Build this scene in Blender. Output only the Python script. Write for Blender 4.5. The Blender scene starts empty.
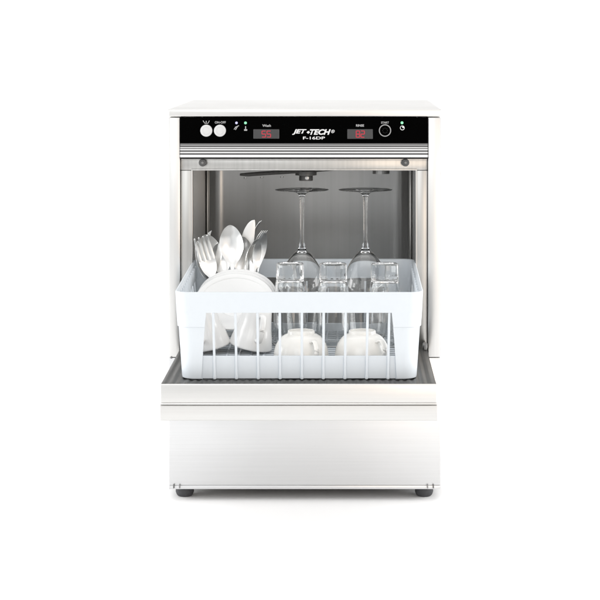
import bpy, bmesh, math, random
from mathutils import Vector, Matrix, Quaternion

random.seed(7)
scene = bpy.context.scene
COL = scene.collection
PI = math.pi

# ------------------------------------------------------------------ camera
S = 579.0            # photo pixels per metre on the cabinet's front plane (Y = 0)
D = 3.36             # camera to cabinet front, metres
CX, CZ = 0.0713, 0.79
VX, VY = 346.0, 43.0 # point of the photo straight ahead of the camera

def at(px, py, Y):
    """photo point at depth Y -> X, Z in metres"""
    k = S * D / (D + Y)
    return CX + (px - VX) / k, CZ - (py - VY) / k
def ax(px, Y=0.0): return at(px, 0, Y)[0]
def az(py, Y=0.0): return at(0, py, Y)[1]

cam_d = bpy.data.cameras.new("camera")
cam = bpy.data.objects.new("camera", cam_d); COL.objects.link(cam)
cam.location = (CX, -D, CZ); cam.rotation_euler = (PI/2, 0, 0)
cam_d.sensor_width = 36; cam_d.lens = S * D / 600 * 36
cam_d.shift_x = -(VX - 300) / 600
cam_d.shift_y = -(300 - VY) / 600
cam_d.clip_end = 200
scene.camera = cam

# ------------------------------------------------------------------ world, lamps, exposure
w = bpy.data.worlds.new("World"); scene.world = w; w.use_nodes = True
bg = w.node_tree.nodes["Background"]
bg.inputs[0].default_value = (1.0, 1.0, 1.0, 1); bg.inputs[1].default_value = 0.98

def area(name, loc, target, sx, sy, power, col=(1, 1, 1)):
    l = bpy.data.lights.new(name, 'AREA'); l.shape = 'RECTANGLE'
    l.size, l.size_y, l.energy, l.color = sx, sy, power, col
    o = bpy.data.objects.new(name, l); COL.objects.link(o)
    o.location = loc
    o.rotation_euler = (Vector(target) - Vector(loc)).to_track_quat('-Z', 'Y').to_euler()
    return o
area("softbox_overhead", (0.0, -0.55, 3.0), (0, -0.35, 0), 3.0, 2.4, 18, (1, 1, 1))
area("softbox_front", (-0.9, -4.2, 2.1), (0, 0, 0.35), 2.4, 1.8, 26, (0.97, 0.985, 1.0))
area("softbox_warm", (1.35, -3.2, 0.75), (0.2, 0, 0.35), 1.1, 1.5, 13, (1.0, 0.80, 0.62))
area("floor_fill", (-1.25, -0.32, 0.50), (0, -0.32, 0.0), 0.9, 0.7, 10.5)  # low side pair, added fill to lighten the floor under the door
area("floor_fill", (1.25, -0.32, 0.50), (0, -0.32, 0.0), 0.9, 0.7, 10.5)
area("backdrop_lamp", (0.0, 1.0, 3.4), (0, 3.2, 1.0), 4.0, 1.0, 21, (1, 1, 1))

scene.view_settings.view_transform = 'Standard'
scene.view_settings.look = 'None'
scene.view_settings.exposure = 0.0
scene.view_settings.gamma = 1.0
cy = scene.cycles
cy.max_bounces = 20; cy.transmission_bounces = 18; cy.glossy_bounces = 8; cy.diffuse_bounces = 6
cy.transparent_max_bounces = 16
cy.caustics_refractive = True; cy.caustics_reflective = True
cy.use_denoising = True
cy.sample_clamp_indirect = 6.0

# ------------------------------------------------------------------ materials
def mat(name, col, rough=0.5, metal=0.0, trans=0.0, ior=1.5, emit=None, estr=0.0, coat=0.0):
    m = bpy.data.materials.new(name); m.use_nodes = True
    b = m.node_tree.nodes["Principled BSDF"]
    b.inputs["Base Color"].default_value = (*col, 1)
    b.inputs["Roughness"].default_value = rough
    b.inputs["Metallic"].default_value = metal
    b.inputs["Transmission Weight"].default_value = trans
    b.inputs["IOR"].default_value = ior
    b.inputs["Coat Weight"].default_value = coat
    if emit:
        b.inputs["Emission Color"].default_value = (*emit, 1); b.inputs["Emission Strength"].default_value = estr
    return m

def steel(name, col, rough, scale, bump=0.05, var=0.06, rvar=0.08, metal=1.0):
    """brushed steel: noise stretched along one axis drives tone, gloss and a fine bump"""
    m = mat(name, col, rough, metal)
    nt = m.node_tree; n = nt.nodes; l = nt.links; b = n["Principled BSDF"]
    tc = n.new("ShaderNodeTexCoord"); mp = n.new("ShaderNodeMapping")
    mp.inputs["Scale"].default_value = scale
    ns = n.new("ShaderNodeTexNoise"); ns.inputs["Scale"].default_value = 1.0; ns.inputs["Detail"].default_value = 5
    l.new(tc.outputs["Object"], mp.inputs["Vector"]); l.new(mp.outputs[0], ns.inputs["Vector"])
    big = n.new("ShaderNodeTexNoise"); big.inputs["Scale"].default_value = 6.0; big.inputs["Detail"].default_value = 3
    l.new(tc.outputs["Object"], big.inputs["Vector"])
    mr = n.new("ShaderNodeMapRange")
    mr.inputs["From Min"].default_value = 0.3; mr.inputs["From Max"].default_value = 0.7
    mr.inputs["To Min"].default_value = 1 - var; mr.inputs["To Max"].default_value = 1 + var * 0.4
    l.new(ns.outputs[0], mr.inputs["Value"])
    mx = n.new("ShaderNodeMix"); mx.data_type = 'RGBA'; mx.blend_type = 'MULTIPLY'; mx.inputs[0].default_value = 1
    mx.inputs[6].default_value = (*col, 1); l.new(mr.outputs[0], mx.inputs[7])
    l.new(mx.outputs[2], b.inputs["Base Color"])
    rr = n.new("ShaderNodeMapRange")
    rr.inputs["From Min"].default_value = 0.15; rr.inputs["From Max"].default_value = 0.85
    rr.inputs["To Min"].default_value = max(0.02, rough - rvar); rr.inputs["To Max"].default_value = rough + rvar
    l.new(big.outputs[0], rr.inputs["Value"]); l.new(rr.outputs[0], b.inputs["Roughness"])
    bp = n.new("ShaderNodeBump"); bp.inputs["Strength"].default_value = bump; bp.inputs["Distance"].default_value = 0.0004
    l.new(ns.outputs[0], bp.inputs["Height"]); l.new(bp.outputs[0], b.inputs["Normal"])
    return m

def mottled(name, col, rough, scale, var, bump=0.0):
    m = mat(name, col, rough)
    nt = m.node_tree; n = nt.nodes; l = nt.links; b = n["Principled BSDF"]
    tc = n.new("ShaderNodeTexCoord"); ns = n.new("ShaderNodeTexNoise")
    ns.inputs["Scale"].default_value = scale; ns.inputs["Detail"].default_value = 4
    l.new(tc.outputs["Object"], ns.inputs["Vector"])
    mr = n.new("ShaderNodeMapRange")
    mr.inputs["To Min"].default_value = 1 - var; mr.inputs["To Max"].default_value = 1 + var * 0.3
    l.new(ns.outputs[0], mr.inputs["Value"])
    mx = n.new("ShaderNodeMix"); mx.data_type = 'RGBA'; mx.blend_type = 'MULTIPLY'; mx.inputs[0].default_value = 1
    mx.inputs[6].default_value = (*col, 1); l.new(mr.outputs[0], mx.inputs[7])
    l.new(mx.outputs[2], b.inputs["Base Color"])
    if bump:
        bp = n.new("ShaderNodeBump"); bp.inputs["Strength"].default_value = bump; bp.inputs["Distance"].default_value = 0.0005
        l.new(ns.outputs[0], bp.inputs["Height"]); l.new(bp.outputs[0], b.inputs["Normal"])
    return m

M = {}
M['steel'] = steel("brushed_steel", (0.63, 0.625, 0.612), 0.34, (3, 3, 500), 0.05, 0.03)
M['steel_v'] = steel("brushed_steel_upright", (0.635, 0.632, 0.62), 0.36, (500, 500, 3), 0.05, 0.03)
M['steel_panel'] = steel('brushed_steel_panel', (0.635, 0.637, 0.64), 0.36, (4, 4, 420), 0.05, 0.035, 0.12)
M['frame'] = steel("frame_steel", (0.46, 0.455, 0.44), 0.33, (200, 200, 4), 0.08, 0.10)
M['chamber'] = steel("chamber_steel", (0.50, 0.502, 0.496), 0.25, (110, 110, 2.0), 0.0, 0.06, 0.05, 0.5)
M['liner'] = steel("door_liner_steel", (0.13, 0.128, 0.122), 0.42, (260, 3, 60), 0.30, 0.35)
M['dark_metal'] = mat("dark_wash_arm", (0.17, 0.168, 0.165), 0.4, 0.3)
M['black'] = mottled("black_fascia", (0.0012, 0.0012, 0.0012), 0.45, 40, 0.2)
M['black'].node_tree.nodes["Principled BSDF"].inputs["Specular IOR Level"].default_value = 0.0
M['print'] = mat("white_print", (0.62, 0.62, 0.62), 0.6)
M['print_dim'] = mat("grey_print", (0.34, 0.34, 0.34), 0.6)
M['button'] = mottled("button_plastic", (0.54, 0.54, 0.54), 0.4, 300, 0.05)
M['display'] = mat("display_window", (0.032, 0.032, 0.033), 0.35)
M['red_led'] = mat("red_digits", (0.2, 0.01, 0.02), 0.5, emit=(1.0, 0.035, 0.07), estr=0.24)
M['green_led'] = mat("green_lamp", (0.1, 0.4, 0.2), 0.4, emit=(0.28, 0.75, 0.42), estr=0.75)
M['blue_led'] = mat("pale_blue_lamp", (0.3, 0.3, 0.5), 0.4, emit=(0.42, 0.42, 0.72), estr=0.75)
M['rubber'] = mottled("dark_rubber", (0.045, 0.046, 0.05), 0.6, 200, 0.25, 0.1)
M['bumper'] = mat("bumper_rubber", (0.06, 0.06, 0.06), 0.55)
M['plastic'] = mottled("rack_plastic", (0.60, 0.64, 0.675), 0.38, 90, 0.03, 0.03)
M['china'] = mottled("white_china", (0.715, 0.718, 0.715), 0.12, 60, 0.02)
M['china_cup'] = mottled('cup_china', (0.78, 0.78, 0.772), 0.12, 60, 0.02)
M['china_warm'] = mottled("cream_china", (0.76, 0.75, 0.72), 0.12, 60, 0.02)
M['glass'] = mat("clear_glass", (0.985, 0.99, 0.99), 0.0, 0.0, 1.0, 1.46)
M['cutlery'] = mat("polished_cutlery", (0.82, 0.815, 0.80), 0.29, 1.0)
M['floor'] = mottled("white_sweep", (0.92, 0.92, 0.92), 0.6, 3, 0.01)
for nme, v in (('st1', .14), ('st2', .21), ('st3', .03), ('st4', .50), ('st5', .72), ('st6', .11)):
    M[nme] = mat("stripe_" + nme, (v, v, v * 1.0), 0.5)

# ------------------------------------------------------------------ mesh helpers
def finish(name, bm, material, parent=None, loc=None, smooth=35):
    bmesh.ops.recalc_face_normals(bm, faces=bm.faces)
    me = bpy.data.meshes.new(name); bm.to_mesh(me); bm.free()
    for m in (material if isinstance(material, (list, tuple)) else [material]): me.materials.append(m)
    if smooth:
        for p in me.polygons: p.use_smooth = True
        me.set_sharp_from_angle(angle=math.radians(smooth))
    o = bpy.data.objects.new(name, me); COL.objects.link(o)
    if parent: o.parent = parent
    if loc: o.location = loc
    return o

def box(bm, x0, x1, y0, y1, z0, z1, bev=0.0, seg=2, mi=0):
    r = bmesh.ops.create_cube(bm, size=1.0)
    vs = r['verts']
    for v in vs:
        v.co = Vector((x0 if v.co.x < 0 else x1, y0 if v.co.y < 0 else y1, z0 if v.co.z < 0 else z1))
    fs = set(f for v in vs for f in v.link_faces)
    for f in fs: f.material_index = mi
    if bev:
        es = list(set(e for v in vs for e in v.link_edges))
        bmesh.ops.bevel(bm, geom=es, offset=bev, segments=seg, affect='EDGES', profile=0.5)

def grid_faces(bm, rows, close_u=False, close_v=False, mi=0):
    """rows: list of lists of coords -> quads"""
    V = [[bm.verts.new(c) for c in r] for r in rows]
    nu, nv = len(V), len(V[0])
    for i in range(nu if close_u else nu - 1):
        for j in range(nv if close_v else nv - 1):
            a, b = V[i][j], V[(i+1) % nu][j]
            c, d = V[(i+1) % nu][(j+1) % nv], V[i][(j+1) % nv]
            try: bm.faces.new((a, b, c, d)).material_index = mi
            except ValueError: pass
    return V

def catmull(pts, n=6):
    out = []
    P = [pts[0]] + list(pts) + [pts[-1]]
    for i in range(1, len(P) - 2):
        p0, p1, p2, p3 = (Vector(q) for q in P[i-1:i+3])
        for t in range(n):
            u = t / n
            out.append(0.5 * ((2*p1) + (-p0+p2)*u + (2*p0-5*p1+4*p2-p3)*u*u + (-p0+3*p1-3*p2+p3)*u**3))
    out.append(Vector(pts[-1]))
    return out

def lathe(bm, curves, seg=64, n=6):
    """curves: list of smooth (r, z) runs, joined end to end, starting and ending on the axis or closed"""
    prof = []
    for c in curves:
        q = catmull(c, n) if len(c) > 2 else [Vector(p) for p in c]
        if prof and (prof[-1] - q[0]).length < 1e-7: q = q[1:]
        prof += q
    closed = (prof[0] - prof[-1]).length < 1e-7
    if closed: prof = prof[:-1]
    rings = []
    for p in prof:
        if p.x < 1e-6: rings.append([bm.verts.new((0, 0, p.y))])
        else: rings.append([bm.verts.new((p.x*math.cos(2*PI*j/seg), p.x*math.sin(2*PI*j/seg), p.y)) for j in range(seg)])
    m = len(rings)
    for i in range(m if closed else m - 1):
        A, B = rings[i], rings[(i+1) % m]
        for j in range(seg):
            k = (j+1) % seg
            if len(A) == 1 and len(B) == 1: continue
            if len(A) == 1: bm.faces.new((A[0], B[j], B[k]))
            elif len(B) == 1: bm.faces.new((A[j], B[0], A[k]))
            else: bm.faces.new((A[j], B[j], B[k], A[k]))

def tube(bm, pts, r, seg=10, cap=True):
    """round tube along points; r a number or a list"""
    P = [Vector(p) for p in pts]; rows = []
    up = Vector((0, 0, 1))
    for i, p in enumerate(P):
        t = (P[min(i+1, len(P)-1)] - P[max(i-1, 0)]).normalized()
        a = t.cross(up)
        if a.length < 1e-3: a = t.cross(Vector((0, 1, 0)))
        a.normalize(); b = a.cross(t).normalized()
        rr = r[i] if isinstance(r, (list, tuple)) else r
        ra, rb = rr if isinstance(rr, tuple) else (rr, rr)
        rows.append([p + a*ra*math.cos(2*PI*j/seg) + b*rb*math.sin(2*PI*j/seg) for j in range(seg)])
    V = grid_faces(bm, rows, close_v=True)
    if cap:
        bm.faces.new(V[0]); bm.faces.new(V[-1])

def cyl(bm, c, r, d, axis='y', seg=32, bev=0.0):
    """cylinder from c to c + d along the axis, with a rounded far rim"""
    prof = [(r, 0), (r, d - bev if d > 0 else d + bev)]
    if bev:
        s = 1 if d > 0 else -1
        prof += [(r - bev*0.3, d - s*bev*0.3), (r - bev, d)]
    rings = []
    for (rr, h) in prof:
        ring = []
        for j in range(seg):
            u, v = rr*math.cos(2*PI*j/seg), rr*math.sin(2*PI*j/seg)
            ring.append(bm.verts.new(Vector(c) + (Vector((u, h, v)) if axis == 'y' else Vector((u, v, h)) if axis == 'z' else Vector((h, u, v)))))
        rings.append(ring)
    for A, B in zip(rings, rings[1:]):
        for j in range(seg): bm.faces.new((A[j], A[(j+1) % seg], B[(j+1) % seg], B[j]))
    bm.faces.new(rings[0]); bm.faces.new(rings[-1])

def thing(name, label, cat, loc=(0, 0, 0), group=None):
    o = bpy.data.objects.new(name, None); COL.objects.link(o)
    o.location = loc; o.empty_display_size = 0.05
    return tag(o, label, cat, group)
def tag(o, label, cat, group=None):
    o['label'] = label; o['category'] = cat
    if group: o['group'] = group
    return o
def rel(o):
    """keep a part's world coordinates when its parent is not at the origin"""
    return o

def lettering(name, s, px, py, h_px, Y, material, parent, width_px=None, shear=0.0, bold=0.0, extra=None):
    """flat printed writing centred on a photo point"""
    c = bpy.data.curves.new(name, 'FONT'); c.body = s; c.align_x = 'CENTER'; c.align_y = 'CENTER'
    c.size = 1.0; c.shear = shear; c.offset = bold; c.resolution_u = 4
    t = bpy.data.objects.new(name, c); COL.objects.link(t)
    bpy.context.view_layer.update()
    me = bpy.data.meshes.new_from_object(t.evaluated_get(bpy.context.evaluated_depsgraph_get()))
    bpy.data.objects.remove(t); bpy.data.curves.remove(c)
    xs = [v.co.x for v in me.vertices]; ys = [v.co.y for v in me.vertices]
    k = S * D / (D + Y)
    sy = h_px / k / (max(ys) - min(ys))
    sx = (width_px / k) / (max(xs) - min(xs)) if width_px else sy
    mx, my = (max(xs)+min(xs))/2, (max(ys)+min(ys))/2
    X, Z = at(px, py, Y)
    for v in me.vertices:
        v.co = Vector((X + (v.co.x - mx)*sx, Y, Z + (v.co.y - my)*sy))
    me.name = name; me.materials.append(material)
    o = bpy.data.objects.new(name, me); COL.objects.link(o); o.parent = parent
    return o

# ================================================================== SETTING
bm = bmesh.new()
prof = [(-9.0, 0.0), (1.6, 0.0)]
prof += [(1.6 + 1.4*math.sin(a*PI/2/12), 1.4 - 1.4*math.cos(a*PI/2/12)) for a in range(1, 13)]
prof += [(3.0, 6.5)]
grid_faces(bm, [[(x, y, z) for (y, z) in prof] for x in (-9, 9)])
fl = finish('floor', bm, M['floor'], smooth=60)
fl['kind'] = 'structure'

# ================================================================== DISHWASHER
dw = thing('dishwasher', 'stainless steel undercounter dishwasher with its door folded down and black control panel', 'dishwasher')
XL, XR = ax(168.8), ax(440.6)            # cabinet outside
OL, OR = ax(180), ax(428)                # between the side panels
FL, FR = ax(192), ax(416)                # opening
Z_LID, Z_LIDB = az(109), az(117.4)
Z_BOT = az(489)
Z_BLK = az(143.3); Z_STR = az(158.1); Z_FR = az(170.5)
Z_SEAM = az(357.5)
DEP = 0.53
Z_DOOR = 0.2630

bm = bmesh.new(); box(bm, XL - .001, XR + .001, -.004, DEP, Z_LIDB + .0012, Z_LID, .0022, 3)
finish('top_panel', bm, M['steel'], dw)
for x0, x1 in ((XL, OL), (OR, XR)):
    bm = bmesh.new(); box(bm, x0, x1, 0, DEP - .004, Z_SEAM + .0003, Z_LIDB, .0016, 2)
    finish('side_panel', bm, M['steel_v'], dw)
    bm = bmesh.new(); box(bm, x0 + (.001 if x0 < 0 else 0), x1 - (.001 if x1 > 0 else 0), .014, DEP - .006, Z_BOT + .003, Z_SEAM - .0003)
    finish('lower_side_panel', bm, M['steel_v'], dw)
bm = bmesh.new(); box(bm, OL + .0005, OR - .0005, DEP - .012, DEP - .005, Z_BOT + .003, Z_LIDB - .001)
finish('back_panel', bm, M['steel'], dw)
# lower front panel with a folded hem along its foot
bm = bmesh.new()
box(bm, XL + .0005, XR - .0005, -.001, .0135, az(485.2), Z_SEAM - .0004, .0012, 2)
box(bm, XL + .0005, XR - .0005, -.0014, .0135, Z_BOT, az(485.2) - .0001, .0008, 2)
lp = finish('lower_panel', bm, M['steel_panel'], dw)
for px in (173.8, 179.6, 427.6, 433.4):
    bm = bmesh.new(); X = ax(px)
    box(bm, X - .0009, X + .0009, -.0031, -.0005, az(488), az(484.2))
    finish('slot', bm, M['st6'] if px in (173.8, 433.4) else M['st2'], lp, smooth=0)
bm = bmesh.new(); box(bm, XL + .004, XR - .004, .02, DEP - .02, Z_BOT + .0015, Z_BOT + .006)
finish('base_plate', bm, M['dark_metal'], dw)

# opening frame (recessed behind the side panels' front edges)
YF = .009
bm = bmesh.new()
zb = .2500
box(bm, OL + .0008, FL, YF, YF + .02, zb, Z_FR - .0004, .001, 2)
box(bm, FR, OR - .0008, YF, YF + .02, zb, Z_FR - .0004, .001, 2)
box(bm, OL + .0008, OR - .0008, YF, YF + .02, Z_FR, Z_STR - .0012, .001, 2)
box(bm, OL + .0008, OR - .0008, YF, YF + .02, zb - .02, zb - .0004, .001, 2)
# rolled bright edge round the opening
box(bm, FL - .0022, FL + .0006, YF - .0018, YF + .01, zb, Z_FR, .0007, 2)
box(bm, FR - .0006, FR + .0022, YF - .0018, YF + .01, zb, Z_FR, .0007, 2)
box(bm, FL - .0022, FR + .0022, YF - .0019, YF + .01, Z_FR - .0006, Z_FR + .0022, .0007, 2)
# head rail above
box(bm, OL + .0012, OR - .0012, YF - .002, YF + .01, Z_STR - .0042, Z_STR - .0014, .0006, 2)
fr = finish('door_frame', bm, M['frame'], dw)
for px in (202.4, 405.6):
    bm = bmesh.new(); X, Z = at(px, 162.8, 0)
    cyl(bm, (X, YF - .0005, Z), .0066, -.007, 'y', 28, .0016)
    b = finish('rubber_bumper', bm, M['bumper'], fr)
    bm = bmesh.new(); cyl(bm, (X, YF - .0074, Z), .0022, -.0012, 'y', 16, .0004)
    finish('bumper_pin', bm, M['dark_metal'], fr)

# wash chamber: one folded sheet with rounded back corners, ceiling and sump floor
bm = bmesh.new()
r = .030; cb = .43; y0 = YF + .021
def u_line(off):
    a, b = FL - off, FR + off; back = cb + off; rr = r + off
    pts = [(a, y0)]
    pts += [(a, y0 + (back - rr - y0)*t/8) for t in range(1, 8)]
    pts += [(a + rr - rr*math.cos(t*PI/2/10), back - rr + rr*math.sin(t*PI/2/10)) for t in range(11)]
    pts += [(a + rr + (b - a - 2*rr)*t/10, back) for t in range(1, 10)]
    pts += [(b - rr + rr*math.sin(t*PI/2/10), back - rr + rr*math.cos(t*PI/2/10)) for t in range(11)]
    pts += [(b, back - rr - (back - rr - y0)*t/8) for t in range(1, 8)] + [(b, y0)]
    return pts
zc0, zc1 = .243, .578
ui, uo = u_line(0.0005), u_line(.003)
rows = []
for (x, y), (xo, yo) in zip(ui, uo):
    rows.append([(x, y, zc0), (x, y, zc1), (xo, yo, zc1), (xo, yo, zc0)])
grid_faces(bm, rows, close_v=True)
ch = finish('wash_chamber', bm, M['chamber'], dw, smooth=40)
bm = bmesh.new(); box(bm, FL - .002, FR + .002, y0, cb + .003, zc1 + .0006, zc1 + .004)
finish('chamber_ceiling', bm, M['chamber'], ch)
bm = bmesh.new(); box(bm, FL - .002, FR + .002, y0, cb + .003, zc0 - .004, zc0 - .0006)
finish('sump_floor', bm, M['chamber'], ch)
# bright upright strips standing in for reflections on the chamber's side walls
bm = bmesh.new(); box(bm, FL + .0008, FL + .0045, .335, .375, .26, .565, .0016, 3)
finish('reflection_strip', bm, M['frame'], ch)
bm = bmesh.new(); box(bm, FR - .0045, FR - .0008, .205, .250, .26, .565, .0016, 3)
finish('reflection_strip', bm, M['frame'], ch)

# upper wash arm
bm = bmesh.new()
hx = ax(306, .19)
tube(bm, [(ax(240, .15), .150, .5525), (ax(247, .15), .152, .5525), (ax(262, .15), .160, .554), (hx - .012, .186, .5565)], [(.004, .002), (.010, .0034), (.011, .0036), (.011, .0036)], 14)
tube(bm, [(hx + .012, .194, .5575), (hx + .055, .215, .5595), (hx + .105, .235, .560), (hx + .113, .238, .560)], [(.011, .0038), (.010, .0036), (.009, .0032), (.004, .002)], 14)
arm = finish('wash_arm', bm, M['dark_metal'], dw)
bm = bmesh.new()
cyl(bm, (hx, .19, .5390), .0125, .012, 'z', 28, .002)
cyl(bm, (hx, .19, .549), .0195, .008, 'z', 28, .001)
cyl(bm, (hx, .19, .557), .010, .022, 'z', 20)
finish('arm_hub', bm, M['dark_metal'], arm)
bm = bmesh.new(); cyl(bm, (hx + .002, .1772, .5446), .0038, -.0012, 'y', 16, .0005)
finish('hub_screw', bm, M['steel'], arm)
for px, Y in ((245.5, .15), (262, .16), (282, .175)):
    bm = bmesh.new(); X = ax(px, Y); cyl(bm, (X, Y - .004, .5480), .0028, -.0022, 'z', 14, .0006)
    finish('spray_jet', bm, M['chamber'], arm)
bm = bmesh.new(); X, Z = at(381, 171.5, .3); cyl(bm, (X, .30, Z - .004), .016, .03, 'z', 28, .003)
finish('rinse_nozzle', bm, M['chamber'], arm)

# feet
for (px, Y) in ((184.6, .036), (424.2, .036), (192, .48), (418, .48)):
    X = ax(px, .03)
    bm = bmesh.new()
    lathe(bm, [[(0, 0), (.0098, 0), (.0138, .0024), (.0160, .0080)], [(.0160, .0080), (.0160, .0145)], [(.0160, .0145), (.0105, .0150)], [(.0105, .0150), (.0105, .0225), (0, .0225)]], 32, 4)
    finish('foot', bm, M['rubber'], dw, (X, Y, 0))

# ---- control panel
YP = -.0045
bm = bmesh.new(); box(bm, OL + .0006, OR - .0006, YP, .02, Z_BLK, Z_LIDB - .0004, .0006, 1)
cp = finish('control_panel', bm, M['black'], dw)
# ribbed trim under it: bright ribs and dark grooves
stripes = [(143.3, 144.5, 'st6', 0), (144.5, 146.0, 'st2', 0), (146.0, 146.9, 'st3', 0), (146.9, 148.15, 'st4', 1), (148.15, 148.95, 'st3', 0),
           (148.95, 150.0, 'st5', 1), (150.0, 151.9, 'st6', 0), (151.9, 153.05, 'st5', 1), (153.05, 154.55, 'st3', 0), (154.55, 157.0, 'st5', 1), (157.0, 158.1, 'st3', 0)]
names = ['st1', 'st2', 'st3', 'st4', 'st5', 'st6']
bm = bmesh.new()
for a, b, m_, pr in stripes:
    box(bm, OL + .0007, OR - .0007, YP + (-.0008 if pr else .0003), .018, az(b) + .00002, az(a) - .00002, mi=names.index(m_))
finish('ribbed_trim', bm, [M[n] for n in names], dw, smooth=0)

def disc(name, px, py, r_px, depth, material, parent, bev=.0006, y=YP):
    X, Z = at(px, py, y); bm = bmesh.new()
    cyl(bm, (X, y + .0002, Z), r_px / S, -depth, 'y', 40, bev)
    return finish(name, bm, material, parent)
for px in (206.4, 220.0):
    b = disc('push_button', px, 130.6, 6.0, .0042, M['button'], cp, .0014)
    X, Z = at(px, 130.6, YP); bm = bmesh.new()
    lathe(bm, [[(.0062, 0), (.0066, .0004), (.0070, 0), (.0066, -.0003), (.0062, 0)]], 40, 3)
    bmesh.ops.rotate(bm, verts=bm.verts, cent=(0, 0, 0), matrix=Matrix.Rotation(PI/2, 3, 'X'))
    bmesh.ops.translate(bm, verts=bm.verts, vec=(X, YP - .0041, Z))
    finish('button_ring', bm, M['button'], cp)
# start button: black with a grey ring
disc('start_button', 385.0, 130.5, 5.1, .0030, M['black'], cp, .0010)
X, Z = at(385.0, 130.5, YP); bm = bmesh.new()
lathe(bm, [[(.0087, 0), (.0090, .0009)], [(.0090, .0009), (.0103, .0009)], [(.0103, .0009), (.0106, 0)], [(.0106, 0), (.0087, 0)]], 48)
bmesh.ops.rotate(bm, verts=bm.verts, cent=(0, 0, 0), matrix=Matrix.Rotation(PI/2, 3, 'X'))
bmesh.ops.translate(bm, verts=bm.verts, vec=(X, YP - .0001, Z))
finish('start_button_ring', bm, M['print_dim'], cp)
bm = bmesh.new()   # a play mark and small dots on the start button
for k in range(8):
    a = 2*PI*k/8
    box(bm, X + .0042*math.cos(a) - .0004, X + .0042*math.cos(a) + .0004, YP - .0033, YP - .0028, Z + .0042*math.sin(a) - .0004, Z + .0042*math.sin(a) + .0004)
finish('button_marks', bm, M['display'], cp, smooth=0)

SEG = {'0': 'abcdef', '1': 'bc', '2': 'abged', '3': 'abgcd', '4': 'fgbc', '5': 'afgcd', '6': 'afgedc', '7': 'abc', '8': 'abcdefg', '9': 'abcdfg'}
def display(x0, x1, y0, y1, digits, dx, dw_px):
    bm = bmesh.new()
    box(bm, ax(x0, YP), ax(x1, YP), YP - .0007, YP + .002, az(y1, YP), az(y0, YP), .0004, 1)
    d = finish('display', bm, M['display'], cp)
    zt, zl = az(y0 + 1.7, YP), az(y1 - 1.7, YP); zm = (zt + zl)/2
    t = .00085
    for i, ch_ in enumerate(digits):
        xa = ax(dx + i*(dw_px + 1.4), YP); xb = xa + dw_px / S
        bm = bmesh.new()
        seg = {'a': (xa, xb, zt - t, zt + t), 'd': (xa, xb, zl - t, zl + t), 'g': (xa, xb, zm - t, zm + t),
               'f': (xa - t, xa + t, zm, zt), 'e': (xa - t, xa + t, zl, zm), 'b': (xb - t, xb + t, zm, zt), 'c': (xb - t, xb + t, zl, zm)}
        for n_, s_ in enumerate(SEG[ch_]):
            q = seg[s_]; box(bm, q[0], q[1], YP - .0010 - .00003*n_, YP - .0005, q[2], q[3])
        finish('digit', bm, M['red_led'], d, smooth=0)
display(253.4, 279.2, 129.3, 138.7, '55', 262.0, 3.6)
display(347.4, 372.8, 129.2, 138.9, '82', 356.2, 3.4)

YT = YP - .0004
lettering('label_lettering', 'ON-OFF', 220.3, 122.4, 2.3, YT, M['print_dim'], cp, 11.0, 0, .02)
lettering('label_lettering', 'Wash', 266.6, 125.6, 2.5, YT, M['print_dim'], cp, 8.6, 0, .02)
lettering('label_lettering', 'RINSE', 360.0, 125.5, 2.3, YT, M['print_dim'], cp, 8.0, 0, .03)
lettering('label_lettering', 'START', 385.0, 122.6, 2.1, YT, M['print_dim'], cp, 7.8, 0, .02)
lettering('brand_lettering', 'JET', 299.4, 132.0, 5.6, YT, M['print'], cp, 14.4, .32, .04)
lettering('brand_lettering', 'TECH', 320.3, 132.0, 5.6, YT, M['print'], cp, 21.0, .32, .04)
lettering('trademark_lettering', '\u00ae', 332.9, 131.4, 3.4, YT, M['print'], cp, 3.4, .2, .01)
lettering('model_lettering', 'F-16DP', 314.0, 138.0, 2.9, YT, M['print'], cp, 22.0, 0, .02)
bm = bmesh.new(); X, Z = at(308.2, 132.3, YT)
vs = [bm.verts.new((X + a/S, YT, Z + b/S)) for a, b in ((-1.7, 0), (0, -1.5), (1.9, 0), (0.2, 1.5))]; bm.faces.new(vs)
finish('brand_emblem', bm, M['print'], cp, smooth=0)
# fill mark over the first button: a small open tray with a drop
bm = bmesh.new()
def stroke(bm, p, q, wpx, y=YT):
    (x0, z0), (x1, z1) = at(*p, y), at(*q, y); d = Vector((x1 - x0, z1 - z0)).normalized() * wpx / S / 2
    n = Vector((-d.y, d.x))
    c = [(x0 + n.x, z0 + n.y), (x1 + n.x, z1 + n.y), (x1 - n.x, z1 - n.y), (x0 - n.x, z0 - n.y)]
    bm.faces.new([bm.verts.new((a, y, b)) for a, b in c])
stroke(bm, (203.0, 120.6), (204.8, 123.3), .6); stroke(bm, (204.8, 123.3), (208.0, 123.3), .6); stroke(bm, (208.0, 123.3), (209.4, 120.6), .6)
stroke(bm, (206.2, 120.9), (206.2, 122.6), .8)
finish('fill_icon', bm, M['print_dim'], cp, smooth=0)
disc('indicator_light', 236.5, 122.9, 1.25, .0010, M['blue_led'], cp, .0003)
disc('indicator_light', 245.5, 122.9, 1.35, .0010, M['green_led'], cp, .0003)
disc('indicator_light', 402.0, 122.8, 1.4, .0010, M['green_led'], cp, .0003)
bm = bmesh.new()   # spray icon
for a, b in (((234.0, 129.4), (236.2, 126.6)), ((235.4, 129.9), (237.6, 126.4)), ((235.0, 127.4), (239.0, 125.6))): stroke(bm, a, b, .7, YT - .00002*len(bm.faces))
finish('spray_icon', bm, M['print_dim'], cp, smooth=0)
bm = bmesh.new()   # thermometer icon
stroke(bm, (245.6, 126.2), (245.6, 129.0), .9); stroke(bm, (244.1, 130.0), (247.2, 130.0), 1.5, YT - .00004)
finish('thermometer_icon', bm, M['print_dim'], cp, smooth=0)
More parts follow.
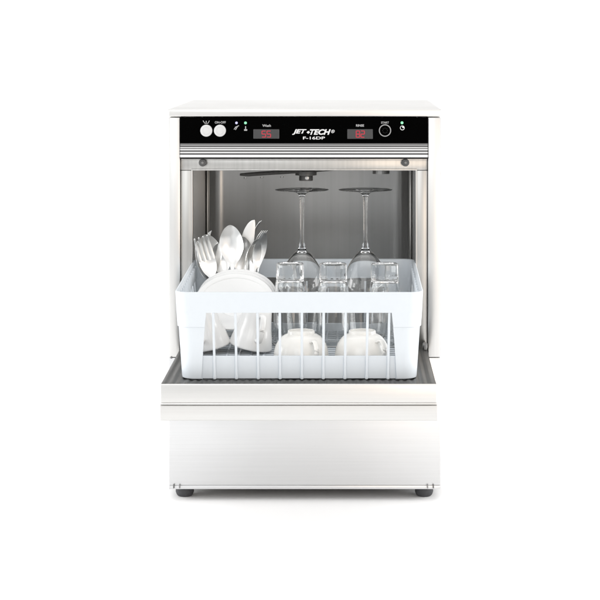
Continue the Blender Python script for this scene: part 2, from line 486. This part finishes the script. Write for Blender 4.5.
bm = bmesh.new()   # clock dial with a filled quarter
X, Z = at(402.3, 127.9, YT); R1, R0 = 2.3/S, 1.75/S
ring = [[(X + q*math.cos(2*PI*j/32), YT, Z + q*math.sin(2*PI*j/32)) for j in range(32)] for q in (R0, R1)]
grid_faces(bm, ring, close_v=True)
c = [bm.verts.new((X, YT - .00003, Z))] + [bm.verts.new((X + R1*math.cos(PI/2*j/8), YT - .00003, Z + R1*math.sin(PI/2*j/8))) for j in range(9)]
bm.faces.new(c)
finish('clock_icon', bm, M['print'], cp, smooth=0)

# ---- open door, hinged at the sill and lying level
YD = -.352
dl, dr = ax(160.3, YD), ax(437.0, YD)
z1 = Z_DOOR; z0 = az(403.0, YD)
bm = bmesh.new()
box(bm, dl, dr, YD, YD + .024, z0, z1, .0016, 3)                 # front edge fold
box(bm, dl + .0003, dr - .0003, YD + .0243, -.006, z0 + .002, z1 - .004, .001, 1)
door = finish('door', bm, M['steel'], dw)
bm = bmesh.new()   # pressed liner, ribs running front to back
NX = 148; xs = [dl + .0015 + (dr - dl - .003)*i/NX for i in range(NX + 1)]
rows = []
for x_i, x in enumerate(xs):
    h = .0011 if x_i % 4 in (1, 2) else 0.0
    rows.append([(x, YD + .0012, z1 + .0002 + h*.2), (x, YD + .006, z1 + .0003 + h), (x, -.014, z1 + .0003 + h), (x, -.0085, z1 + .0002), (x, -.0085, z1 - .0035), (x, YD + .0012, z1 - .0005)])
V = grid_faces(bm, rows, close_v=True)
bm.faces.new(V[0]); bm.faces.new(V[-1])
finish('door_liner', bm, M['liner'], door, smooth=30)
bm = bmesh.new()   # handle: a folded lip hung under the front edge
zh1, zh0 = z0 - .0030, az(421.0, YD)
zm = az(414.6, YD)
prof = [(YD + .020, z0 + .001), (YD + .0050, z0 + .001), (YD + .0046, z0 - .0010), (YD + .0040, z0 - .0030), (YD - .0012, zh1 - .0012), (YD - .0016, zm), (YD + .0016, zh0 + .0012), (YD + .003, zh0), (YD + .0046, zh0 + .0006), (YD + .0030, zm), (YD + .0066, zh1 - .0034), (YD + .020, zh1 - .0034)]
rows = [[(x, y, z) for y, z in prof] for x in (dl, dr)]
V = grid_faces(bm, rows, close_v=True); bm.faces.new(V[0]); bm.faces.new(V[1])
finish('handle', bm, M['steel'], door, smooth=25)
for s in (-1, 1):   # hinge arms at the sill
    X = (OL + .006) if s < 0 else (OR - .006)
    bm = bmesh.new()
    box(bm, X - .0025, X + .0025, -.030, .007, z1 + .001, z1 + .010, .001, 1)
    cyl(bm, (X - .004, -.022, z1 + .0075), .0048, .008, 'x', 20, .001)
    finish('hinge', bm, M['dark_metal'], door)
for px in (171.2,):
    bm = bmesh.new(); X, Z = at(px, 357.6, 0); cyl(bm, (X, .001, Z), .0016, -.003, 'y', 14, .0004)
    finish('screw', bm, M['dark_metal'], dw)

# ================================================================== DISH RACK
rcx, rcy = -.0020, -.1365; HX, HY = .1945, .1965
Z_RF = Z_DOOR + .0016           # stands on the liner ribs
Z_RIM = .4020; Z_BANDB = az(313, rcy - HY); Z_FLOOR = .288
rack = thing('dish_rack', 'white plastic dish rack with thin upright bars, loaded and standing on the open door', 'dish rack', (rcx, rcy, Z_RF))
def taper(z):                   # the walls lean in towards the foot
    t = (Z_RIM - z) / (Z_RIM - Z_RF)
    return .0085 * t
def rim_z(y, z):                # the rim rises a little to the back
    return z + (y + HY) / (2*HY) * .0090 if z > Z_BANDB - .001 else z
def rrect(hx, hy, r, n=8, m=8):
    pts = []
    for (sx, sy, a0) in ((1, -1, -PI/2), (1, 1, 0), (-1, 1, PI/2), (-1, -1, PI)):
        cx_, cy_ = sx*(hx - r), sy*(hy - r)
        for i in range(n + 1):
            a = a0 + PI/2*i/n
            pts.append((cx_ + r*math.cos(a), cy_ + r*math.sin(a)))
    out = []
    for i, p in enumerate(pts):
        q = pts[(i+1) % len(pts)]
        d = math.hypot(q[0]-p[0], q[1]-p[1])
        k = m if d > .05 else 1
        for j in range(k): out.append((p[0] + (q[0]-p[0])*j/k, p[1] + (q[1]-p[1])*j/k))
    return out
def ring_wall(bm, prof, r=.022):
    """prof: closed (inset from the outer line, z) section swept round the rack"""
    rows = []
    for (ins, z) in prof:
        L = rrect(HX - ins, HY - ins, max(.004, r - ins))
        rows.append([(x, y, rim_z(y, z) - Z_RF) for x, y in L])
    grid_faces(bm, rows, close_u=True, close_v=True)
bm = bmesh.new()
t = .0042
ring_wall(bm, [(taper(Z_BANDB), Z_BANDB), (.0006, Z_RIM - .0035), (.0004, Z_RIM - .0012), (.0016, Z_RIM), (.0042, Z_RIM), (.0058, Z_RIM - .0012), (.0060, Z_RIM - .004), (taper(Z_BANDB) + t, Z_BANDB)])
# inner ribs along the side bands
for s in (-1, 1):
    for i in range(13):
        y = -HY + .030 + i*(2*HY - .06)/12
        for za, zb_ in ((Z_BANDB + .001, Z_RIM - .0055),):
            a = s*(HX - .0055); b = s*(HX - .0085)
            box(bm, min(a, b), max(a, b), y - .0022, y + .0022, rim_z(y, za) - Z_RF, rim_z(y, zb_) - Z_RF, .0007, 1)
finish('rim_band', bm, M['plastic'], rack, smooth=40)
bm = bmesh.new()
zb1, zb0 = .3012, Z_RF + .0012
ring_wall(bm, [(taper(zb0) + .0062, zb0), (taper(zb1) + .0056, zb1 - .0008), (taper(zb1) + .0066, zb1), (taper(zb1) + .0086, zb1), (taper(zb1) + .0096, zb1 - .001), (taper(zb0) + .0098, zb0)], .026)
finish('bottom_wall', bm, M['plastic'], rack, smooth=40)
# corner posts
for sx in (-1, 1):
    for sy in (-1, 1):
        bm = bmesh.new()
        lv = [(Z_BANDB + .0004, .048, .0000), (.3490, .0445, 0), (.3474, .0442, 0), (.3466, .0425, .0018), (.3300, .0400, .0018), (.3000, .0360, .0018), (Z_RF + .004, .0322, .0018), (Z_RF + .0012, .0320, .0024), (Z_RF, .0310, .0045)]
        rows = []
        for (z, wd, ins) in lv:
            e = taper(z) + ins; r_ = .022
            hx_, hy_ = HX - e, HY - e
            out = [(hx_ - wd, hy_)] + [(hx_ - wd + (wd - r_)*k/3, hy_) for k in (1, 2)]
            out += [(hx_ - r_ + r_*math.sin(PI/2*i/8), hy_ - r_ + r_*math.cos(PI/2*i/8)) for i in range(9)]
            out += [(hx_, hy_ - wd + (wd - r_)*k/3) for k in (2, 1)] + [(hx_, hy_ - wd)]
            tt = .0048
            inn = [(hx_ - wd, hy_ - tt)] + [(hx_ - wd + (wd - r_)*k/3, hy_ - tt) for k in (1, 2)]
            ri = r_ - tt
            inn += [(hx_ - r_ + ri*math.sin(PI/2*i/8), hy_ - r_ + ri*math.cos(PI/2*i/8)) for i in range(9)]
            inn += [(hx_ - tt, hy_ - wd + (wd - r_)*k/3) for k in (2, 1)] + [(hx_ - tt, hy_ - wd)]
            loop = out + inn[::-1]
            zz = (rim_z(sy*HY, z) if z > Z_BANDB else z) - Z_RF
            rows.append([(sx*x, sy*y, zz) for x, y in loop])
        V = grid_faces(bm, rows, close_v=True)
        n_ = len(V[0])//2
        for row in (V[0], V[-1]):
            for i in range(n_ - 1): bm.faces.new((row[i], row[i+1], row[2*n_-2-i], row[2*n_-1-i]))
        finish('corner_post', bm, M['plastic'], rack, smooth=35)
# upright bars
def rod(x0, y0, x1, y1, nx, ny):
    bm = bmesh.new()
    P = []
    for z, rr in ((Z_BANDB + .003, .0021), (.34, .0020), (.29, .0020), (Z_RF + .0075, .0020), (Z_RF + .0045, .0027), (Z_RF + .0012, .0025), (Z_RF, .0014)):
        u = (Z_BANDB - z) / (Z_BANDB - Z_RF)
        P.append(((x0 + (x1-x0)*u, y0 + (y1-y0)*u, z - Z_RF), rr))
    tube(bm, [p for p, _ in P], [q for _, q in P], 12)
    finish('bar', bm, M['plastic'], rack)
k = S*D/(D + rcy - HY)
fx = [CX + (p - VX)/k - rcx for p in (213.0, 235.2, 257.3, 279.6, 301.8, 323.6, 345.6, 367.6, 389.4)]
for x in fx:
    for s in (-1, 1):
        e0, e1 = taper(Z_BANDB) + .0024, taper(Z_RF) + .0044
        rod(x, s*(HY - e0), x*.985, s*(HY - e1), 0, 1)
for s in (-1, 1):
    for i in range(8):
        y = -.125 + i*.25/7
        e0, e1 = taper(Z_BANDB) + .0024, taper(Z_RF) + .0044
        rod(s*(HX - e0), y, s*(HX - e1), y*.985, 1, 0)
# open grid floor
bm = bmesh.new()
hx_, hy_ = HX - .0165, HY - .0165
zf = Z_FLOOR - Z_RF
for i in range(19):
    x = -hx_ + 2*hx_*i/18; box(bm, x - .0016, x + .0016, -hy_, hy_, zf - .006, zf, .0006, 1)
for i in range(19):
    y = -hy_ + 2*hy_*i/18; box(bm, -hx_ + .0002, hx_ - .0002, y - .0016, y + .0016, zf - .0055, zf - .0005, .0006, 1)
finish('grid_floor', bm, M['plastic'], rack)
# wire pocket that holds the cutlery upright
bm = bmesh.new()
px0, px1, py0, py1 = -.148 - rcx, -.082 - rcx, -.050 - rcy, .012 - rcy
for z in (.300, .345):
    q = [(px0, py0), (px1, py0), (px1, py1), (px0, py1)]
    for a, b in zip(q, q[1:] + q[:1]): tube(bm, [(*a, z - Z_RF), (*b, z - Z_RF)], .0012, 8)
for a in ((px0, py0), (px1, py0), (px1, py1), (px0, py1), ((px0+px1)/2, py0), ((px0+px1)/2, py1)):
    tube(bm, [(*a, zf - .001), (*a, .3465 - Z_RF)], .0014, 8)
finish('cutlery_pocket', bm, M['plastic'], rack)

# ================================================================== CHINA
def saucer_bm():
    R = .0667; bm = bmesh.new()
    lathe(bm, [[(0, .0030), (.018, .0030), (.0225, .0034), (.0245, .0048)], [(.0245, .0048), (.036, .0070), (.048, .0102), (.0580, .0134)], [(.0580, .0134), (.0592, .0146), (.0645, .0166), (.0655, .0168)],
               [(.0655, .0168), (R, .0160), (.0661, .0144)], [(.0661, .0144), (.060, .0120), (.048, .0080), (.036, .0045), (.0285, .0022)],
               [(.0285, .0022), (.0280, 0), (.0255, 0), (.0248, .0014)], [(.0248, .0014), (0, .0012)]], 72, 4)
    return bm
sc_c = at(234.5, 302.2, -.130)
tilt = math.radians(36)
nrm = Vector((0, -math.sin(tilt), math.cos(tilt)))
upv = Vector((0, math.cos(tilt), math.sin(tilt)))
sb = None
labels = ['white saucer leaning in front of the stacked two, resting behind the cups', 'middle white saucer of the leaning stack of three',
          'rearmost white saucer of the leaning stack, next to the cutlery']
for i in range(3):
    if sb is None: sb = saucer = finish('saucer', saucer_bm(), M['china'], None, smooth=40)
    else:
        saucer = sb.copy(); COL.objects.link(saucer)
    saucer.location = Vector((sc_c[0], -.130, sc_c[1])) - nrm * (.0138 + .0060*i) + upv * .0122*i + Vector((.0016*i, 0, 0))
    saucer.rotation_euler = (tilt, math.radians(-1.0 + 1.4*i), 0)
    tag(saucer, labels[i], 'saucer', 'saucers leaning in a stack at the front of the rack')

def loop_handle(bm, r, z_a, z_b, out, th=.0036, rb=None):
    """ear handle in the X direction on a wall of radius r"""
    rb = r if rb is None else rb
    P = catmull([(r - .0012, 0, z_a), (r + out*.70, 0, z_a + .001), (r + out, 0, (z_a + z_b)/2 + .003), (rb + (r + out - rb)*.62, 0, z_b + .004), (rb - .0012, 0, z_b)], 7)
    n_ = len(P)
    tube(bm, P, [(th*1.35, th*.75)]*n_, 12)

def tall_cup(x, y, ang, R, side, label, group):
    H = .073
    c = thing('cup', label, 'cup', (x, y, Z_FLOOR), group)
    bm = bmesh.new()
    lathe(bm, [[(R - .0012, .0004), (R, 0), (R + .0008, .0012)], [(R + .0008, .0012), (R - .0020, .016), (R - .0068, .034), (R - .0098, .050), (R - .0120, .064), (R - .0150, .0700)],
               [(R - .0150, .0700), (R - .0155, H), (R - .0177, H)], [(R - .0177, H), (R - .0185, .0708), (0, .0704)], [(0, .0672), (R - .0170, .0660), (R - .0126, .050), (R - .0096, .034), (R - .0046, .016), (R - .0026, .0022), (R - .0012, .0004)]], 64, 5)
    finish('cup_body', bm, M['china_cup'], c, smooth=40)
    bm = bmesh.new(); loop_handle(bm, R - .0026, .018, .054, .0135, .0036, R - .0106)
    h = finish('handle', bm, M['china_cup'], c, smooth=60); h.rotation_euler = (0, 0, math.radians(ang))
    lean, tip = math.radians(4), math.radians(12)*side      # the two tip apart under the saucers
    c.rotation_euler = (lean, tip, 0); c.location.z += R*(math.sin(lean) + abs(math.sin(tip)))
    return c
kcup = -.197
tall_cup(-.1475, kcup, 250, .0315, -1, 'tall white cup upside down and tipped towards the corner post, under the saucers', 'tall white cups under the saucers')
tall_cup(ax(250.4, kcup), kcup, -72, .0345, 1, 'tall white cup upside down and tipped towards the low rounded cups, under the saucers', 'tall white cups under the saucers')

def low_cup(x, y, ang, label, group):
    R = .0435; H = .0445
    c = thing('teacup', label, 'teacup', (x, y, Z_FLOOR), group)
    bm = bmesh.new()
    lathe(bm, [[(R - .0012, .0004), (R, 0), (R + .0006, .0012)], [(R + .0006, .0012), (R - .0005, .012), (R - .0045, .024), (R - .0125, .0345), (R - .0215, .0395)],
               [(R - .0215, .0395), (R - .0222, .0440), (R - .0236, H), (R - .0250, .0440)], [(R - .0250, .0440), (R - .0262, .0405), (0, .0400)],
               [(0, .0372), (R - .0220, .0368), (R - .0138, .0322), (R - .0068, .023), (R - .0032, .012), (R - .0022, .0022), (R - .0012, .0004)]], 64, 5)
    finish('cup_body', bm, M['china_warm'], c, smooth=40)
    bm = bmesh.new(); loop_handle(bm, R - .0004, .007, .029, .0105, .0030, R - .0084)
    h = finish('handle', bm, M['china_warm'], c, smooth=60); h.rotation_euler = (0, 0, math.radians(ang))
    return c
YB = -.262
low_cup(ax(301.2, YB), YB, -62, 'low cream teacup upside down in the rack beside the saucers', 'low cream teacups at the front of the rack')
low_cup(ax(362.2, YB), YB, -50, 'low cream teacup upside down in the rack, farther from the saucers', 'low cream teacups at the front of the rack')

# ================================================================== GLASSES
bm = bmesh.new()
lathe(bm, [[(.0276, .0003), (.0284, 0), (.0290, .0006)], [(.0290, .0006), (.0285, .03), (.0272, .07), (.0248, .098), (.0236, .1065)], [(.0236, .1065), (.0228, .1085), (.0232, .1110)],
           [(.0232, .1110), (.0230, .130), (.0222, .1345), (.0205, .1352)], [(.0205, .1352), (.0185, .1340), (0, .1325)],
           [(0, .1085), (.012, .1085), (.0190, .1060), (.0216, .0995), (.0236, .088)], [(.0236, .088), (.0258, .06), (.0271, .03), (.0276, .0003)]], 96, 5)
for v in bm.verts:              # shallow cut flutes round the heavy foot
    r_ = math.hypot(v.co.x, v.co.y)
    if v.co.z > .1115 and r_ > .0195:
        f_ = 1 - .016*(1 - abs(math.sin(8*math.atan2(v.co.y, v.co.x))))
        v.co.x *= f_; v.co.y *= f_
tum0 = finish('tumbler', bm, M['glass'], None, smooth=50)
YG = -.12
tl = ['clear tumbler upside down beside the cutlery and saucers', 'clear tumbler upside down between the two wine glasses', 'clear tumbler upside down at the far side from the cutlery']
for i, px in enumerate((290.0, 333.2, 384.8)):
    o = tum0 if i == 0 else tum0.copy()
    if i: COL.objects.link(o)
    o.location = (ax(px, YG), YG + (.004, 0, -.002)[i], Z_FLOOR); o.rotation_euler = (0, 0, i*.7)
    tag(o, tl[i], 'tumbler', 'upside down tumblers in the rack')

bm = bmesh.new()
lathe(bm, [[(0, .2505), (.020, .2508), (.0440, .2514)], [(.0440, .2514), (.0460, .2511), (.0454, .2504)], [(.0454, .2504), (.028, .2490), (.014, .2472), (.0062, .2430), (.0045, .2350), (.0037, .222), (.0034, .200), (.0035, .176), (.0041, .162), (.0058, .1535), (.0066, .1495), (.0085, .1468)],
           [(.0085, .1468), (.0138, .1428), (.0212, .1340), (.0305, .1190), (.0385, .0980), (.0422, .074), (.0405, .038), (.0345, .0006)], [(.0345, .0006), (.0340, 0), (.0335, .0005)],
           [(.0335, .0005), (.0394, .038), (.0410, .074), (.0373, .0975), (.0292, .1182), (.0198, .1328), (.0124, .1404), (.0062, .1436), (0, .1444)]], 72, 5)
wg0 = finish('wine_glass', bm, M['glass'], None, smooth=60)
YW = -.03
wl = ['tall stemmed wine glass upside down, the nearer one to the cutlery', 'tall stemmed wine glass upside down, the farther one from the cutlery']
for i, px in enumerate((302.0, 365.4)):
    o = wg0 if i == 0 else wg0.copy()
    if i: COL.objects.link(o)
    o.location = (ax(px, YW), YW, Z_FLOOR); o.rotation_euler = (0, 0, i*1.1)
    tag(o, wl[i], 'wine glass', 'upside down wine glasses in the rack')

# ================================================================== CUTLERY (head up, handle down in the pocket)
def strip(bm, secs, nv=8, th=.0011):
    """secs: (z, centre x, half width, y offset, dish depth)"""
    front, back = [], []
    for (z, cx_, hw, y, d) in secs:
        f, b = [], []
        for j in range(nv + 1):
            u = -1 + 2*j/nv
            yy = y + d*(1 - u*u)
            e = th*(1 - .55*u*u)
            f.append((cx_ + hw*u, yy - e/2, z)); b.append((cx_ + hw*u, yy + e/2, z))
        front.append(f); back.append(b[::-1])
    rows = [f + b for f, b in zip(front, back)]
    V = grid_faces(bm, rows, close_v=True)
    n_ = nv + 1
    for row in (V[0], V[-1]):
        for i in range(n_ - 1):
            try: bm.faces.new((row[i], row[i+1], row[2*n_-2-i], row[2*n_-1-i]))
            except ValueError: pass
def interp(keys, n=6):
    return [tuple(v) for v in _cat5(keys, n)]
def _cat5(keys, n):
    out = []; K = [keys[0]] + list(keys) + [keys[-1]]
    for i in range(1, len(K) - 2):
        p0, p1, p2, p3 = K[i-1:i+3]
        for t_ in range(n):
            u = t_/n
            out.append([0.5*((2*b) + (-a + c)*u + (2*a - 5*b + 4*c - d)*u*u + (-a + 3*b - 3*c + d)*u**3) for a, b, c, d in zip(p0, p1, p2, p3)])
    out.append(list(keys[-1])); return out
def spoon_bm(L, hw=.0205, hl=.066):
    bm = bmesh.new(); a = L - hl
    keys = [(0, 0, .0035, 0, 0), (.004, 0, .0075, 0, .0003), (.03, 0, .0072, 0, .0004), (a*.6, 0, .0042, -.001, .0005), (a - .010, 0, .0030, -.003, .0006), (a, 0, .0048, -.0015, .0012),
            (a + hl*.16, 0, hw*.62, .001, .0035), (a + hl*.42, 0, hw, .0015, .0072), (a + hl*.68, 0, hw*.93, .001, .0066), (a + hl*.88, 0, hw*.60, 0, .0030), (a + hl*.97, 0, hw*.28, -.0005, .0010), (L, 0, .0012, -.0008, 0)]
    strip(bm, interp(keys, 6), 12); return bm
def fork_bm(L, hw=.0130, hl=.072):
    bm = bmesh.new(); a = L - hl; zt = a + hl*.42
    keys = [(0, 0, .0035, 0, 0), (.004, 0, .0075, 0, .0003), (.03, 0, .0072, 0, .0004), (a*.6, 0, .0042, -.001, .0005), (a - .010, 0, .0030, -.003, .0006), (a, 0, .0050, -.001, .0008),
            (a + hl*.14, 0, hw*.80, .002, .0014), (a + hl*.30, 0, hw, .004, .0016), (zt, 0, hw, .0045, .0014)]
    strip(bm, interp(keys, 5), 10)
    for i in range(4):
        cx_ = (-1.5 + i)*hw*.545
        keys = [(zt - .002, cx_, hw*.205, .0050, 0), (zt + hl*.2, cx_, hw*.175, .0042, 0), (zt + hl*.42, cx_*.98, hw*.14, .0010, 0), (L - .002, cx_*.97, hw*.10, -.0035, 0), (L, cx_*.97, hw*.03, -.0042, 0)]
        strip(bm, interp(keys, 4), 4, .0014)
    return bm
def knife_bm(L, hw=.0095, bl=.092):
    bm = bmesh.new(); a = L - bl
    keys = [(0, 0, .0045, 0, 0), (.005, 0, .0085, 0, 0), (.04, 0, .0080, 0, 0), (a - .006, 0, .0058, 0, 0), (a, -.0005, .0056, 0, 0), (a + .008, -.0012, hw*.8, 0, 0), (a + bl*.45, -.001, hw, 0, 0), (a + bl*.72, -.0002, hw*.92, 0, 0), (a + bl*.90, .0022, hw*.62, 0, 0), (a + bl*.975, .0045, hw*.30, 0, 0), (L, .0062, .0009, 0, 0)]
    strip(bm, interp(keys, 6), 8, .0018); return bm

def stand(kind, maker, tip, Yt, foot, Yf, yaw, label, group, **kw):
    xt, zt = at(*tip, Yt); xf, zf_ = ax(foot, Yf), Z_FLOOR + .0006
    a, b = Vector((xf, Yf, zf_)), Vector((xt, Yt, zt))
    L = (b - a).length
    o = finish(kind, maker(L, **kw), M['cutlery'], None, smooth=50)
    d = (b - a).normalized()
    q = Vector((0, 0, 1)).rotation_difference(d)
    o.rotation_mode = 'QUATERNION'
    o.rotation_quaternion = q @ Quaternion((0, 0, 1), math.radians(yaw))
    o.location = a
    return tag(o, label, kind, group)
G1, G2 = 'spoons standing in the cutlery pocket', 'forks standing in the cutlery pocket'
stand('fork', fork_bm, (200.5, 236.5), -0.035, 229, -0.031, 8, 'steel fork leaning outward across the outermost spoon, tines facing front', G2, hw=.0140)
stand('spoon', spoon_bm, (205.0, 234.5), -0.027, 230, -0.019, 4, 'steel spoon behind the outward leaning fork', G1, hw=.0205)
stand('fork', fork_bm, (196.0, 241.0), -0.015, 224, -0.005, 76, 'steel fork seen edge on, farthest out by the rack side', G2)
stand('fork', fork_bm, (207.5, 232.0), -0.003, 228, 0.003, 80, 'steel fork seen edge on behind the outermost spoon', G2)
stand('spoon', spoon_bm, (230.0, 225.0), -0.033, 237, -0.031, -4, 'largest steel spoon standing upright in the middle of the cutlery', G1, hw=.0205, hl=.070)
stand('spoon', spoon_bm, (243.5, 236.5), -0.021, 236, -0.015, -16, 'steel spoon half hidden between the largest spoon and the knife', G1, hw=.0185)
stand('knife', knife_bm, (250.6, 219.5), -0.011, 236, -0.003, 4, 'steel table knife with its blade pointing up, tallest of the cutlery', None, hw=.0112)
stand('fork', fork_bm, (258.2, 220.5), 0.003, 240, 0.005, 84, 'steel fork seen edge on just behind the knife', G2)
stand('spoon', spoon_bm, (257.5, 239.0), -0.030, 239, -0.033, 48, 'steel spoon turned sideways in front of the knife', G1, hw=.0175)
stand('fork', fork_bm, (262.5, 230.0), -0.006, 242, -0.004, 64, 'steel fork turned sideways between the knife and the innermost spoon', G2, hw=.0125)
stand('spoon', spoon_bm, (218.5, 243.0), -0.023, 233, -0.022, 10, 'lowest steel spoon, tucked between the outward leaning fork and the largest spoon', G1, hw=.0165, hl=.056)
stand('spoon', spoon_bm, (264.0, 232.5), -0.015, 243, -0.009, 56, 'steel spoon turned sideways at the inner end of the cutlery', G1, hw=.0185)
